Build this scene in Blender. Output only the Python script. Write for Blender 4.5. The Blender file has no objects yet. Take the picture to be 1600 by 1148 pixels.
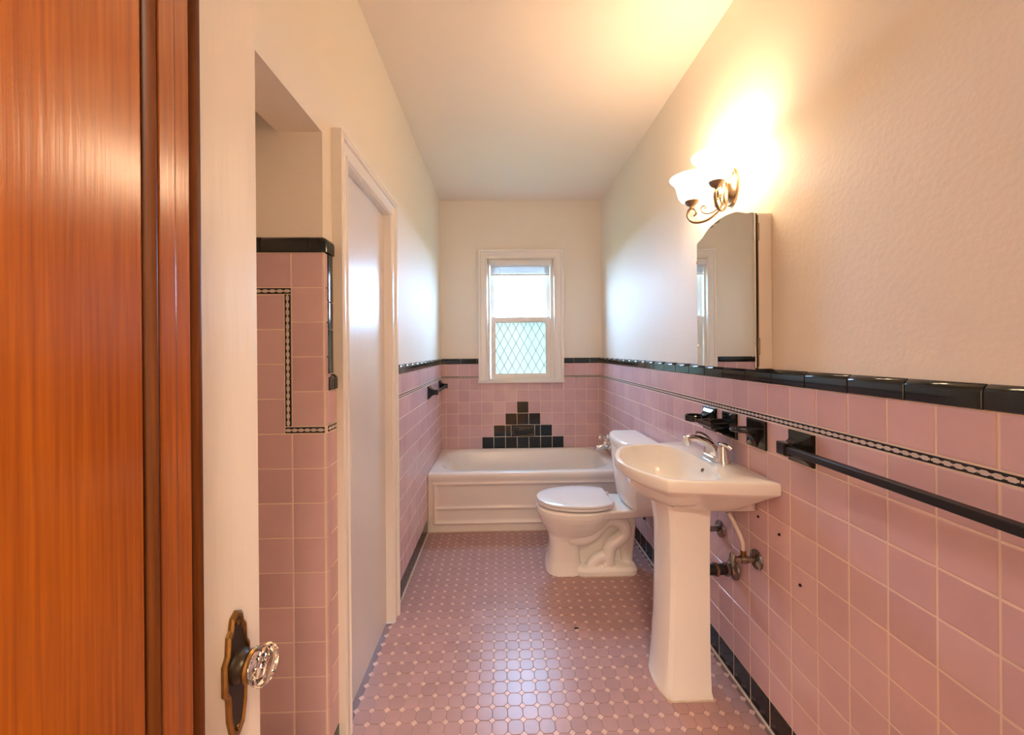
import bpy, bmesh, math, random
from mathutils import Vector, Matrix
random.seed(7)
C = bpy.context.scene
COL = C.collection
PI = math.pi

# ------------------------------------------------------------------ camera
H = 1.35274
cam_d = bpy.data.cameras.new('camera')
cam = bpy.data.objects.new('camera', cam_d); COL.objects.link(cam)
cam_d.sensor_fit = 'HORIZONTAL'; cam_d.sensor_width = 36.0
cam_d.lens = 622.676 / 1600 * 36.0
cam_d.shift_x = 0.0
cam_d.shift_y = -(574 - 547.529) / 1600
cam_d.clip_start = 0.02
YAW, ROLL = 0.02693, -0.00817
cam.matrix_world = (Matrix.Translation((0, 0, H)) @ Matrix.Rotation(-YAW, 4, 'Z')
                    @ Matrix.Rotation(PI / 2, 4, 'X') @ Matrix.Rotation(ROLL, 4, 'Z'))
C.camera = cam

# ------------------------------------------------------------------ world, light, exposure
C.view_settings.view_transform = 'Standard'
C.view_settings.look = 'None'
C.view_settings.exposure = 0.56
C.view_settings.gamma = 1.0
C.view_settings.use_curve_mapping = False
world = bpy.data.worlds.new('sky'); C.world = world; world.use_nodes = True
bg = world.node_tree.nodes['Background']
bg.inputs['Color'].default_value = (0.36, 0.63, 1.0, 1)
bg.inputs['Strength'].default_value = 45.0
C.cycles.max_bounces = 14; C.cycles.diffuse_bounces = 8; C.cycles.glossy_bounces = 6
C.cycles.transmission_bounces = 12; C.cycles.transparent_max_bounces = 16
C.cycles.caustics_reflective = False; C.cycles.caustics_refractive = True
C.cycles.sample_clamp_indirect = 6.0

def area_light(name, loc, rot, sx, sy, energy, color, portal=False):
    d = bpy.data.lights.new(name, 'AREA'); d.shape = 'RECTANGLE'; d.size = sx; d.size_y = sy
    d.energy = energy; d.color = color
    o = bpy.data.objects.new(name, d); COL.objects.link(o); o.location = loc; o.rotation_euler = rot
    if portal: d.cycles.is_portal = True
    return o
# portal only guides the sampling of the sky through the bathroom window
area_light('window_portal', (0.185, 3.86, 1.64), (-PI / 2, 0, 0), 0.64, 1.16, 1.0, (1, 1, 1), True)
HALL_FILL_W = 62.0
area_light('hall_fill_light', (0.1, -0.75, 2.60), (0, 0, 0), 0.5, 0.5, HALL_FILL_W, (1.0, 0.80, 0.60))  # added fill light in the unseen hall, brightens the near walls and doors
LAMP_COL = (1.0, 0.70, 0.43)
SHADE_E, BULB_E = 21.0, 52.0

# ------------------------------------------------------------------ materials
def nodes_of(name):
    m = bpy.data.materials.new(name); m.use_nodes = True
    nt = m.node_tree
    return m, nt, nt.nodes['Principled BSDF']
def srgb(r, g, b):
    f = lambda c: (c / 255 / 12.92) if c / 255 <= 0.04045 else ((c / 255 + 0.055) / 1.055) ** 2.4
    return (f(r), f(g), f(b), 1)
def simple(name, col, rough=0.4, metal=0.0, spec=0.5, var=0.0, bump=0.0, bscale=40.0, coat=0.0, stretch=None):
    m, nt, b = nodes_of(name)
    b.inputs['Base Color'].default_value = col
    b.inputs['Roughness'].default_value = rough
    b.inputs['Metallic'].default_value = metal
    b.inputs['Specular IOR Level'].default_value = spec
    if coat: b.inputs['Coat Weight'].default_value = coat; b.inputs['Coat Roughness'].default_value = 0.08
    tc = nt.nodes.new('ShaderNodeTexCoord')
    mp = nt.nodes.new('ShaderNodeMapping')
    nt.links.new(tc.outputs['Object'], mp.inputs['Vector'])
    if stretch: mp.inputs['Scale'].default_value = stretch
    nz = nt.nodes.new('ShaderNodeTexNoise'); nz.inputs['Scale'].default_value = bscale
    nz.inputs['Detail'].default_value = 3
    nt.links.new(mp.outputs['Vector'], nz.inputs['Vector'])
    if var:
        mx = nt.nodes.new('ShaderNodeMix'); mx.data_type = 'RGBA'; mx.blend_type = 'MULTIPLY'
        mx.inputs['Factor'].default_value = 1.0
        mx.inputs['A'].default_value = col
        rp = nt.nodes.new('ShaderNodeMapRange')
        rp.inputs['To Min'].default_value = 1 - var; rp.inputs['To Max'].default_value = 1 + var * 0.4
        nt.links.new(nz.outputs['Fac'], rp.inputs['Value'])
        nt.links.new(rp.outputs['Result'], mx.inputs['B'])
        nt.links.new(mx.outputs['Result'], b.inputs['Base Color'])
    if bump:
        bp = nt.nodes.new('ShaderNodeBump'); bp.inputs['Strength'].default_value = bump
        bp.inputs['Distance'].default_value = 0.01
        nt.links.new(nz.outputs['Fac'], bp.inputs['Height'])
        nt.links.new(bp.outputs['Normal'], b.inputs['Normal'])
    return m
def tile_mat(name, c1, c2, rough=0.12, grain=0.1):
    m, nt, b = nodes_of(name)
    oi = nt.nodes.new('ShaderNodeObjectInfo')
    mx = nt.nodes.new('ShaderNodeMix'); mx.data_type = 'RGBA'
    mx.inputs['A'].default_value = c1; mx.inputs['B'].default_value = c2
    nt.links.new(oi.outputs['Random'], mx.inputs['Factor'])
    geo = nt.nodes.new('ShaderNodeNewGeometry')
    nz = nt.nodes.new('ShaderNodeTexNoise'); nz.inputs['Scale'].default_value = 9.0; nz.inputs['Detail'].default_value = 5
    nt.links.new(geo.outputs['Position'], nz.inputs['Vector'])
    mr = nt.nodes.new('ShaderNodeMapRange'); mr.inputs['To Min'].default_value = 1 - grain; mr.inputs['To Max'].default_value = 1 + grain
    nt.links.new(nz.outputs['Fac'], mr.inputs['Value'])
    m2 = nt.nodes.new('ShaderNodeMix'); m2.data_type = 'RGBA'; m2.blend_type = 'MULTIPLY'; m2.inputs['Factor'].default_value = 1
    nt.links.new(mx.outputs['Result'], m2.inputs['A']); nt.links.new(mr.outputs['Result'], m2.inputs['B'])
    nt.links.new(m2.outputs['Result'], b.inputs['Base Color'])
    b.inputs['Roughness'].default_value = rough
    bp = nt.nodes.new('ShaderNodeBump'); bp.inputs['Strength'].default_value = 0.05; bp.inputs['Distance'].default_value = 0.01
    nt.links.new(nz.outputs['Fac'], bp.inputs['Height']); nt.links.new(bp.outputs['Normal'], b.inputs['Normal'])
    return m

PAINT = simple('cream_wall_paint', (0.83, 0.765, 0.665, 1), 0.6, bump=0.10, bscale=70, spec=0.22)
CEIL = simple('ceiling_paint', (0.84, 0.76, 0.685, 1), 0.65, bump=0.06, bscale=60)
TRIM = simple('white_gloss_trim_paint', (0.82, 0.775, 0.715, 1), 0.22, bump=0.04, bscale=30)
DOORP = simple('white_door_paint', (0.71, 0.65, 0.595, 1), 0.32, bump=0.10, bscale=60, stretch=(1, 1, 0.08))
PINK = tile_mat('pink_glazed_tile', (0.585, 0.385, 0.40, 1), (0.66, 0.445, 0.455, 1), 0.13, 0.10)
BLACK = tile_mat('black_glazed_tile', (0.008, 0.009, 0.008, 1), (0.014, 0.015, 0.013, 1), 0.10, 0.1)
GROUT = simple('cream_grout', (0.82, 0.66, 0.53, 1), 0.8, var=0.15, bscale=20)
BEAD = simple('grey_border_bead', (0.62, 0.52, 0.47, 1), 0.35)
OCT = tile_mat('mauve_octagon_floor_tile', (0.365, 0.218, 0.212, 1), (0.415, 0.248, 0.238, 1), 0.29, 0.16)
DOT = tile_mat('pale_pink_dot_tile', (0.56, 0.36, 0.325, 1), (0.63, 0.42, 0.375, 1), 0.35, 0.1)
FGROUT = simple('grey_floor_grout', (0.22, 0.135, 0.125, 1), 0.85, var=0.4, bscale=8)
PORC = simple('white_porcelain', (0.88, 0.85, 0.81, 1), 0.07, spec=0.5)
TUBW = simple('tub_enamel', (0.87, 0.83, 0.78, 1), 0.14, spec=0.5)
SEATM = simple('white_seat_plastic', (0.80, 0.79, 0.80, 1), 0.15)
CHROME = simple('chrome', (0.82, 0.80, 0.77, 1), 0.06, 1.0)
DULLCH = simple('tarnished_chrome', (0.34, 0.31, 0.27, 1), 0.22, 1.0, var=0.4, bscale=60)
BRONZE = simple('antique_bronze', (0.36, 0.255, 0.16, 1), 0.32, 1.0, var=0.3, bscale=50)
BRASS = simple('aged_brass', (0.34, 0.19, 0.065, 1), 0.35, 1.0, var=0.5, bscale=60)
DARKB = simple('dark_brass_patina', (0.045, 0.030, 0.018, 1), 0.4, 0.6, var=0.4, bscale=60)
RUBBER = simple('black_rubber', (0.01, 0.01, 0.01, 1), 0.45)
HOSE = simple('white_hose', (0.62, 0.52, 0.46, 1), 0.4)
BLIND = simple('white_blind_vinyl', (0.78, 0.77, 0.76, 1), 0.4)
LEAD = simple('lead_came', (0.03, 0.035, 0.035, 1), 0.5)
BARM = simple('black_satin_bar', (0.012, 0.012, 0.012, 1), 0.42, spec=0.35)
CAULK = simple('pale_caulk', (0.62, 0.50, 0.40, 1), 0.7, var=0.4, bscale=30)
HOLE = simple('dark_hole', (0.004, 0.003, 0.003, 1), 0.9)
GRASSM = simple('lawn', (0.06, 0.12, 0.04, 1), 0.9, var=0.4, bscale=3)
HALLF = simple('hall_oak_floor', (0.30, 0.15, 0.06, 1), 0.35, var=0.4, bscale=6, stretch=(8, 1, 1))

def wood_mat(name, c_lo, c_hi, rough=0.2):
    m, nt, b = nodes_of(name)
    tc = nt.nodes.new('ShaderNodeTexCoord')
    mp = nt.nodes.new('ShaderNodeMapping'); mp.inputs['Scale'].default_value = (130, 130, 3.0)
    nt.links.new(tc.outputs['Object'], mp.inputs['Vector'])
    n1 = nt.nodes.new('ShaderNodeTexNoise'); n1.inputs['Scale'].default_value = 2.5; n1.inputs['Detail'].default_value = 6
    nt.links.new(mp.outputs['Vector'], n1.inputs['Vector'])
    mp2 = nt.nodes.new('ShaderNodeMapping'); mp2.inputs['Scale'].default_value = (9, 9, 1.6)
    nt.links.new(tc.outputs['Object'], mp2.inputs['Vector'])
    n2 = nt.nodes.new('ShaderNodeTexNoise'); n2.inputs['Scale'].default_value = 1.5; n2.inputs['Detail'].default_value = 4
    nt.links.new(mp2.outputs['Vector'], n2.inputs['Vector'])
    ad = nt.nodes.new('ShaderNodeMath'); ad.operation = 'MULTIPLY_ADD'
    ad.inputs[1].default_value = 0.65
    h = nt.nodes.new('ShaderNodeMath'); h.operation = 'MULTIPLY'; h.inputs[1].default_value = 0.35
    nt.links.new(n2.outputs['Fac'], h.inputs[0])
    nt.links.new(n1.outputs['Fac'], ad.inputs[0]); nt.links.new(h.outputs[0], ad.inputs[2])
    cr = nt.nodes.new('ShaderNodeValToRGB')
    cr.color_ramp.elements[0].position = 0.3; cr.color_ramp.elements[0].color = c_lo
    cr.color_ramp.elements[1].position = 0.68; cr.color_ramp.elements[1].color = c_hi
    nt.links.new(ad.outputs[0], cr.inputs['Fac']); nt.links.new(cr.outputs['Color'], b.inputs['Base Color'])
    b.inputs['Roughness'].default_value = rough
    bp = nt.nodes.new('ShaderNodeBump'); bp.inputs['Strength'].default_value = 0.045; bp.inputs['Distance'].default_value = 0.003
    nt.links.new(n1.outputs['Fac'], bp.inputs['Height']); nt.links.new(bp.outputs['Normal'], b.inputs['Normal'])
    return m
WOOD = wood_mat('orange_varnished_wood', (0.175, 0.036, 0.0015, 1), (0.295, 0.076, 0.004, 1))
WOODD = wood_mat('dark_varnished_wood', (0.045, 0.011, 0.001, 1), (0.10, 0.026, 0.003, 1), 0.42)
WOODD.node_tree.nodes['Principled BSDF'].inputs['Specular IOR Level'].default_value = 0.2

def glass_mix(name, tint, translucent, gloss=0.08):
    m = bpy.data.materials.new(name); m.use_nodes = True; nt = m.node_tree
    for n in list(nt.nodes): nt.nodes.remove(n)
    out = nt.nodes.new('ShaderNodeOutputMaterial')
    tr = nt.nodes.new('ShaderNodeBsdfTransparent'); tr.inputs['Color'].default_value = tint
    tl = nt.nodes.new('ShaderNodeBsdfTranslucent'); tl.inputs['Color'].default_value = tint
    mx = nt.nodes.new('ShaderNodeMixShader'); mx.inputs['Fac'].default_value = translucent
    nt.links.new(tr.outputs[0], mx.inputs[1]); nt.links.new(tl.outputs[0], mx.inputs[2])
    gl = nt.nodes.new('ShaderNodeBsdfGlossy'); gl.inputs['Roughness'].default_value = 0.05
    m2 = nt.nodes.new('ShaderNodeMixShader'); m2.inputs['Fac'].default_value = gloss
    nt.links.new(mx.outputs[0], m2.inputs[1]); nt.links.new(gl.outputs[0], m2.inputs[2])
    nt.links.new(m2.outputs[0], out.inputs['Surface'])
    return m
CLEAR = glass_mix('clear_window_glass', (0.97, 0.99, 0.99, 1), 0.0, 0.05)
FROST = glass_mix('frosted_teal_glass', (0.047, 0.040, 0.0265, 1), 0.6, 0.03)
m, nt, b = nodes_of('knob_glass'); KNOBG = m
b.inputs['Base Color'].default_value = (1, 0.97, 0.93, 1); b.inputs['Roughness'].default_value = 0.0
b.inputs['Transmission Weight'].default_value = 1.0; b.inputs['IOR'].default_value = 1.52
def emit(name, col, strength):
    m, nt, b = nodes_of(name)
    b.inputs['Base Color'].default_value = (0.9, 0.85, 0.78, 1); b.inputs['Roughness'].default_value = 0.3
    b.inputs['Emission Color'].default_value = (*col, 1); b.inputs['Emission Strength'].default_value = strength
    return m
SHADE = emit('lit_glass_shade', LAMP_COL, SHADE_E)
BULB = emit('lit_bulb', LAMP_COL, BULB_E)
MIRROR = simple('mirror_silver', (0.86, 0.85, 0.82, 1), 0.01, 1.0)

# ------------------------------------------------------------------ object helpers
W = {}
def tag(o, label=None, cat=None, group=None, kind=None):
    if label: o['label'] = label
    if cat: o['category'] = cat
    if group: o['group'] = group
    if kind: o['kind'] = kind
    return o
def thing(name, loc, label, cat, group=None):
    o = bpy.data.objects.new(name, None); COL.objects.link(o); o.location = loc
    o.empty_display_size = 0.05
    W[o] = Vector(loc); tag(o, label, cat, group); return o
def mk(name, verts, faces, mat, parent=None, smooth=None, origin=None, fm=None):
    """verts in world space; smooth = angle in degrees below which edges are smooth"""
    org = W[parent] if parent is not None else Vector(origin or (0, 0, 0))
    me = bpy.data.meshes.new(name)
    me.from_pydata([tuple(Vector(v) - org) for v in verts], [], faces)
    mats = mat if isinstance(mat, (list, tuple)) else [mat]
    for x in mats: me.materials.append(x)
    if fm:
        for p, i in zip(me.polygons, fm): p.material_index = i
    me.update()
    bm = bmesh.new(); bm.from_mesh(me); bmesh.ops.recalc_face_normals(bm, faces=bm.faces); bm.to_mesh(me); bm.free()
    if smooth is not None:
        for p in me.polygons: p.use_smooth = True
        me.set_sharp_from_angle(angle=math.radians(smooth))
    o = bpy.data.objects.new(name, me); COL.objects.link(o)
    if parent is not None: o.parent = parent
    else: o.location = org
    W[o] = org.copy()
    return o
class G:
    """collects geometry for one mesh"""
    def __init__(s): s.v = []; s.f = []
    def add(s, v, f):
        k = len(s.v); s.v += [Vector(a) for a in v]; s.f += [tuple(i + k for i in q) for q in f]; return s
    def box(s, a, b):
        (x0, y0, z0), (x1, y1, z1) = a, b
        return s.add([(x0, y0, z0), (x1, y0, z0), (x1, y1, z0), (x0, y1, z0), (x0, y0, z1), (x1, y0, z1), (x1, y1, z1), (x0, y1, z1)],
                     [(0, 3, 2, 1), (4, 5, 6, 7), (0, 1, 5, 4), (1, 2, 6, 5), (2, 3, 7, 6), (3, 0, 4, 7)])
    def rbox(s, a, b, r=0.004, seg=2):
        bm = bmesh.new(); bmesh.ops.create_cube(bm, size=1.0)
        c = [(a[i] + b[i]) / 2 for i in range(3)]; d = [abs(b[i] - a[i]) for i in range(3)]
        for v in bm.verts: v.co = Vector((c[0] + v.co.x * d[0], c[1] + v.co.y * d[1], c[2] + v.co.z * d[2]))
        bmesh.ops.bevel(bm, geom=list(bm.edges), offset=min(r, min(d) * 0.49), segments=seg, profile=0.5, affect='EDGES')
        bm.verts.index_update()
        s.add([v.co.copy() for v in bm.verts], [tuple(v.index for v in f.verts) for f in bm.faces]); bm.free(); return s
    def loft(s, rings, cap0=True, cap1=True, closed=True):
        n = len(rings[0]); v = [p for r in rings for p in r]; f = []
        for i in range(len(rings) - 1):
            for j in range(n if closed else n - 1):
                k = (j + 1) % n
                f.append((i * n + j, i * n + k, (i + 1) * n + k, (i + 1) * n + j))
        if cap0: f.append(tuple(range(n - 1, -1, -1)))
        if cap1: f.append(tuple((len(rings) - 1) * n + j for j in range(n)))
        return s.add(v, f)
    def tube(s, path, r, n=10, cap=True):
        P = [Vector(p) for p in path]; rings = []
        rr = r if isinstance(r, (list, tuple)) else [r] * len(P)
        up = None
        for i, p in enumerate(P):
            t = (P[min(i + 1, len(P) - 1)] - P[max(i - 1, 0)]).normalized()
            if up is None:
                up = Vector((0, 0, 1)) if abs(t.z) < 0.9 else Vector((1, 0, 0))
            up = (up - t * up.dot(t)).normalized(); bn = t.cross(up)
            rings.append([p + (up * math.cos(2 * PI * j / n) + bn * math.sin(2 * PI * j / n)) * rr[i] for j in range(n)])
        return s.loft(rings, cap, cap)
    def lathe(s, prof, c, axis=(0, 0, 1), n=24, cap=True, sx=1.0, sy=1.0):
        """prof: (radius, height along axis)"""
        a = Vector(axis).normalized(); u = Vector((0, 0, 1)) if abs(a.z) < 0.9 else Vector((1, 0, 0))
        u = (u - a * u.dot(a)).normalized(); w = a.cross(u); c = Vector(c)
        rings = [[c + a * h + (u * (sx * math.cos(2 * PI * j / n)) + w * (sy * math.sin(2 * PI * j / n))) * r for j in range(n)] for r, h in prof]
        return s.loft(rings, cap, cap)
    def extrude(s, poly, d):
        """poly: world points, d: vector"""
        d = Vector(d); n = len(poly); v = [Vector(p) for p in poly] + [Vector(p) + d for p in poly]
        f = [tuple(range(n)), tuple(range(2 * n - 1, n - 1, -1))] + [(i, (i + 1) % n, n + (i + 1) % n, n + i) for i in range(n)]
        return s.add(v, f)
    def make(s, name, mat, parent=None, smooth=None, origin=None): return mk(name, s.v, s.f, mat, parent, smooth, origin)
def spline(pts, n=8, closed=False):
    P = [Vector(p) for p in pts]; out = []; m = len(P)
    for i in range(m if closed else m - 1):
        if closed: a, b, c, d = P[(i - 1) % m], P[i], P[(i + 1) % m], P[(i + 2) % m]
        else: a, b, c, d = P[max(i - 1, 0)], P[i], P[i + 1], P[min(i + 2, m - 1)]
        for k in range(n):
            t = k / n
            out.append(0.5 * ((2 * b) + (c - a) * t + (2 * a - 5 * b + 4 * c - d) * t * t + (3 * b - a - 3 * c + d) * t ** 3))
    if not closed: out.append(P[-1])
    return out
def remeshed(o, voxel, smooth_it=6):
    """fuse overlapping shells of one casting into one skin"""
    md = o.modifiers.new('r', 'REMESH'); md.mode = 'VOXEL'; md.voxel_size = voxel
    sm = o.modifiers.new('s', 'SMOOTH'); sm.iterations = smooth_it; sm.factor = 0.5
    bpy.context.view_layer.update()
    ev = o.evaluated_get(bpy.context.evaluated_depsgraph_get())
    me = bpy.data.meshes.new_from_object(ev)
    o.modifiers.clear(); mats = list(o.data.materials); o.data = me
    if not me.materials:
        for x in mats: me.materials.append(x)
    for p in me.polygons: p.use_smooth = True
    return o

# ------------------------------------------------------------------ key dimensions
XR, XL, YB, ZC = 0.943, -0.557, 3.743, 2.766       # tile faces, ceiling
PR, PL, PB = 0.953, -0.567, 3.753                  # paint planes
P = 0.110
ROWS = [(0.104 + P * k, 0.104 + P * (k + 1)) for k in range(8)] + [(0.984, 1.094), (1.118, 1.228)]
BORD = (1.096, 1.116)
CAPZ = (1.228, 1.281)
TUBY, TUBZ = 2.98, 0.440
RY, RPY = 1.280, 1.290                             # recess end wall: tile face, paint plane

# ------------------------------------------------------------------ structure
def struct(g, name, mat, parent=None, smooth=None, kind='structure'):
    o = g.make(name, mat, parent, smooth)
    if parent is None: o['kind'] = kind
    return o
floor = struct(G().box((-1.0, -1.6, -0.10), (1.06, 3.86, -0.002)), 'floor', FGROUT)
ceiling = struct(G().box((-1.0, -0.12, ZC), (1.06, 3.86, ZC + 0.1)), 'ceiling', CEIL)
wall_right = struct(G().box((PR, -0.12, 0), (PR + 0.1, 3.86, ZC)), 'wall_right', PAINT)
WX0, WX1, WZ0, WZ1 = -0.125, 0.490, 1.085, 2.205   # window opening
g = G()
g.box((-0.9, PB, 0), (WX0, PB + 0.14, ZC)); g.box((WX1, PB, 0), (PR + 0.05, PB + 0.14, ZC))
g.box((WX0, PB, 0), (WX1, PB + 0.14, WZ0)); g.box((WX0, PB, WZ1), (WX1, PB + 0.14, ZC))
wall_back = struct(g, 'wall_back', PAINT)
DY0, DY1, DZ = 1.440, 2.000, 2.035                 # closet door opening
g = G()
g.box((PL - 0.1, -0.12, 0), (PL, 0.25, ZC))
g.box((PL - 0.1, 0.25, 2.056), (PL, RPY, ZC))
g.box((PL - 0.4, RPY, 0), (PL, DY0, ZC))
g.box((PL - 0.1, DY0, DZ), (PL, DY1, ZC))
g.box((PL - 0.1, DY1, 0), (PL, PB + 0.05, ZC))
g.box((-0.95, 0.25, 0), (-0.80, RPY, 2.45));
g.box((-0.709, 0.25, 2.056), (PL - 0.1, RPY, 2.12)); g.box((-0.97, 0.15, 2.45), (PL - 0.1, RPY, 2.5)); g.box((-0.719, 0.25, 2.12), (-0.669, RPY, 2.45)); g.box((-0.95, 0.15, 0), (PL - 0.1, 0.25, 2.45))
wall_left = struct(g, 'wall_left', PAINT)
g = G()
g.box((-1.0, -0.12, 0), (-0.42, 0, ZC)); g.box((0.44, -0.12, 0), (1.06, 0, ZC)); g.box((-0.42, -0.12, 2.08), (0.44, 0, ZC))
wall_front = struct(g, 'wall_front', PAINT)
g = G()
g.box((-1.1, -1.6, 0), (-1.0, -0.12, ZC)); g.box((1.06, -1.6, 0), (1.16, -0.12, ZC)); g.box((-1.1, -1.7, 0), (1.16, -1.6, ZC))
struct(g, 'wall_hall', PAINT)
struct(G().box((-1.0, -1.6, ZC), (1.06, -0.12, ZC + 0.1)), 'ceiling_hall', CEIL)
struct(G().box((-1.0, -1.6, -0.002), (1.06, -0.12, 0.0)), 'floor_hall', HALLF)
struct(G().box((-14, 3.95, -0.6), (14, 30, -0.5)), 'ground', GRASSM)

# ------------------------------------------------------------------ tiles
ORI = {'right': Matrix(((0, 0, -1), (-1, 0, 0), (0, 1, 0))),      # columns u, v, n
       'left': Matrix(((0, 0, 1), (1, 0, 0), (0, 1, 0))),
       'back': Matrix(((1, 0, 0), (0, 0, -1), (0, 1, 0)))}
CACHE = {}
def place(me, name, parent, loc, side, turn=0.0):
    o = bpy.data.objects.new(name, me); COL.objects.link(o); o.parent = parent
    R = ORI[side].to_4x4() @ Matrix.Rotation(turn, 4, 'Z')
    o.rotation_euler = R.to_euler(); o.location = Vector(loc) - W[parent]
    W[o] = Vector(loc); return o
def tile_mesh(w, h, mat, depth=0.009, ch=0.0022):
    key = ('t', round(w, 4), round(h, 4), mat.name)
    if key in CACHE: return CACHE[key]
    a, b = w / 2, h / 2
    ring = lambda i, z: [(-a + i, -b + i, z), (a - i, -b + i, z), (a - i, b - i, z), (-a + i, b - i, z)]
    v = ring(0, -depth) + ring(0, -ch * 0.8) + ring(ch * 0.4, -ch * 0.25) + ring(ch * 1.4, 0)
    f = [(k * 4 + j, k * 4 + (j + 1) % 4, k * 4 + 4 + (j + 1) % 4, k * 4 + 4 + j) for k in range(3) for j in range(4)] + [(12, 13, 14, 15)]
    me = bpy.data.meshes.new('tile'); me.from_pydata(v, [], f); me.materials.append(mat); me.update()
    CACHE[key] = me; return me
def bull_mesh(w, h, mat, r=0.014):
    """tile whose +u edge is rounded back (bullnose)"""
    key = ('b', round(w, 4), round(h, 4), mat.name)
    if key in CACHE: return CACHE[key]
    a, b = w / 2, h / 2
    prof = [(-a, -0.009), (-a, -0.0018), (-a + 0.003, 0.0)] + [(a - r + r * math.sin(t), -r + r * math.cos(t)) for t in [k * PI / 12 for k in range(7)]] + [(a, -0.03)]
    v = []; f = []
    for yy in (-b, b): v += [(x, yy, z) for x, z in prof]
    n = len(prof); f = [(i, i + 1, n + i + 1, n + i) for i in range(n - 1)] + [tuple(range(n - 1, -1, -1)), tuple(range(n, 2 * n))]
    me = bpy.data.meshes.new('tile'); me.from_pydata(v, [], f); me.materials.append(mat); me.update()
    for p in me.polygons: p.use_smooth = True
    me.set_sharp_from_angle(angle=math.radians(40))
    CACHE[key] = me; return me
CAPPROF = [(-0.5, -0.008), (-0.5, 0.002), (-0.46, 0.0045), (0.18, 0.0045), (0.30, 0.003), (0.40, -0.001), (0.465, -0.0055), (0.5, -0.0105)]
def cap_mesh(l, h=0.051):
    key = ('c', round(l, 4), round(h, 4))
    if key in CACHE: return CACHE[key]
    a = l / 2; v = []
    ends = [(-a, 0.0015), (-a + 0.0015, 0), (a - 0.0015, 0), (a, 0.0015)]
    for x, d in ends: v += [(x, y * h, z - d) for y, z in CAPPROF]
    n = len(CAPPROF); f = []
    for k in range(3): f += [(k * n + i, k * n + i + 1, (k + 1) * n + i + 1, (k + 1) * n + i) for i in range(n - 1)]
    f += [tuple(range(n)), tuple(3 * n + i for i in range(n - 1, -1, -1))]
    me = bpy.data.meshes.new('cap_tile'); me.from_pydata(v, [], f); me.materials.append(BLACK); me.update()
    bm = bmesh.new(); bm.from_mesh(me); bmesh.ops.recalc_face_normals(bm, faces=bm.faces); bm.to_mesh(me); bm.free()
    for p in me.polygons: p.use_smooth = True
    me.set_sharp_from_angle(angle=math.radians(40))
    CACHE[key] = me; return me
def border_mesh(l, h=0.0185):
    key = ('bd', round(l, 4))
    if key in CACHE: return CACHE[key]
    a, b = l / 2, h / 2
    v = [(-a, -b, -0.009), (a, -b, -0.009), (a, b, -0.009), (-a, b, -0.009), (-a, -b, 0), (a, -b, 0), (a, b, 0), (-a, b, 0)]
    f = [(4, 5, 6, 7), (0, 1, 5, 4), (1, 2, 6, 5), (2, 3, 7, 6), (3, 0, 4, 7)]; fm = [0] * 5
    nb = max(1, round(l / 0.0218)); s = l / nb
    for k in range(nb):
        c = -a + s * (k + 0.5); q = s * 0.5
        pts = [(-1.0, -0.28), (-0.72, -0.30), (-0.45, -0.56), (0.45, -0.56), (0.72, -0.30), (1.0, -0.28), (1.0, 0.28), (0.72, 0.30), (0.45, 0.56), (-0.45, 0.56), (-0.72, 0.30), (-1.0, 0.28)]
        i = len(v); v += [(c + q * x * 0.97, b * y, 0.0008) for x, y in pts]; f.append(tuple(range(i, i + 12))); fm.append(1)
    me = bpy.data.meshes.new('border_tile'); me.from_pydata(v, [], f); me.materials.append(BLACK); me.materials.append(BEAD)
    for p, m_ in zip(me.polygons, fm): p.material_index = m_
    me.update(); CACHE[key] = me; return me
GAP = 0.0034
def at(side, u, z, face):     # u = running coordinate (Y on side walls, X on end walls)
    return (face, u, z) if side != 'back' else (u, face, z)
def run(lo, hi, j0, p):
    """intervals of pitch p with a joint at j0, clipped to lo..hi"""
    k = math.floor((lo - j0) / p); out = []
    while j0 + k * p < hi - 1e-6:
        a, b = max(lo, j0 + k * p), min(hi, j0 + (k + 1) * p)
        if b - a > 0.012: out.append((a, b))
        k += 1
    return out
def tile_rows(parent, side, face, lo, hi, j0, rows, skip=None, name='tile', mat=None):
    for (a, b) in run(lo, hi, j0, P):
        for (z0, z1) in rows:
            m_ = mat or PINK
            if skip:
                s = skip(a, b, z0, z1)
                if s is True: continue
                if s: m_ = s
            w = b - a - GAP
            place(tile_mesh(w, z1 - z0 - GAP, m_), name, parent, at(side, (a + b) / 2, (z0 + z1) / 2, face), side)
def cap_run(parent, side, face, lo, hi, j0):
    for a, b in run(lo, hi, j0, 0.1523):
        place(cap_mesh(b - a - 0.0022), 'cap_tile', parent, at(side, (a + b) / 2, sum(CAPZ) / 2, face), side)
def border_run(parent, side, face, lo, hi, j0):
    for a, b in run(lo, hi, j0, 0.1523):
        place(border_mesh(b - a - 0.001), 'border_tile', parent, at(side, (a + b) / 2, sum(BORD) / 2, face), side)
def base_run(parent, side, face, lo, hi, j0):
    for a, b in run(lo, hi, j0, P):
        place(tile_mesh(b - a - GAP, 0.100, BLACK), 'base_tile', parent, at(side, (a + b) / 2, 0.053, face), side)

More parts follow.
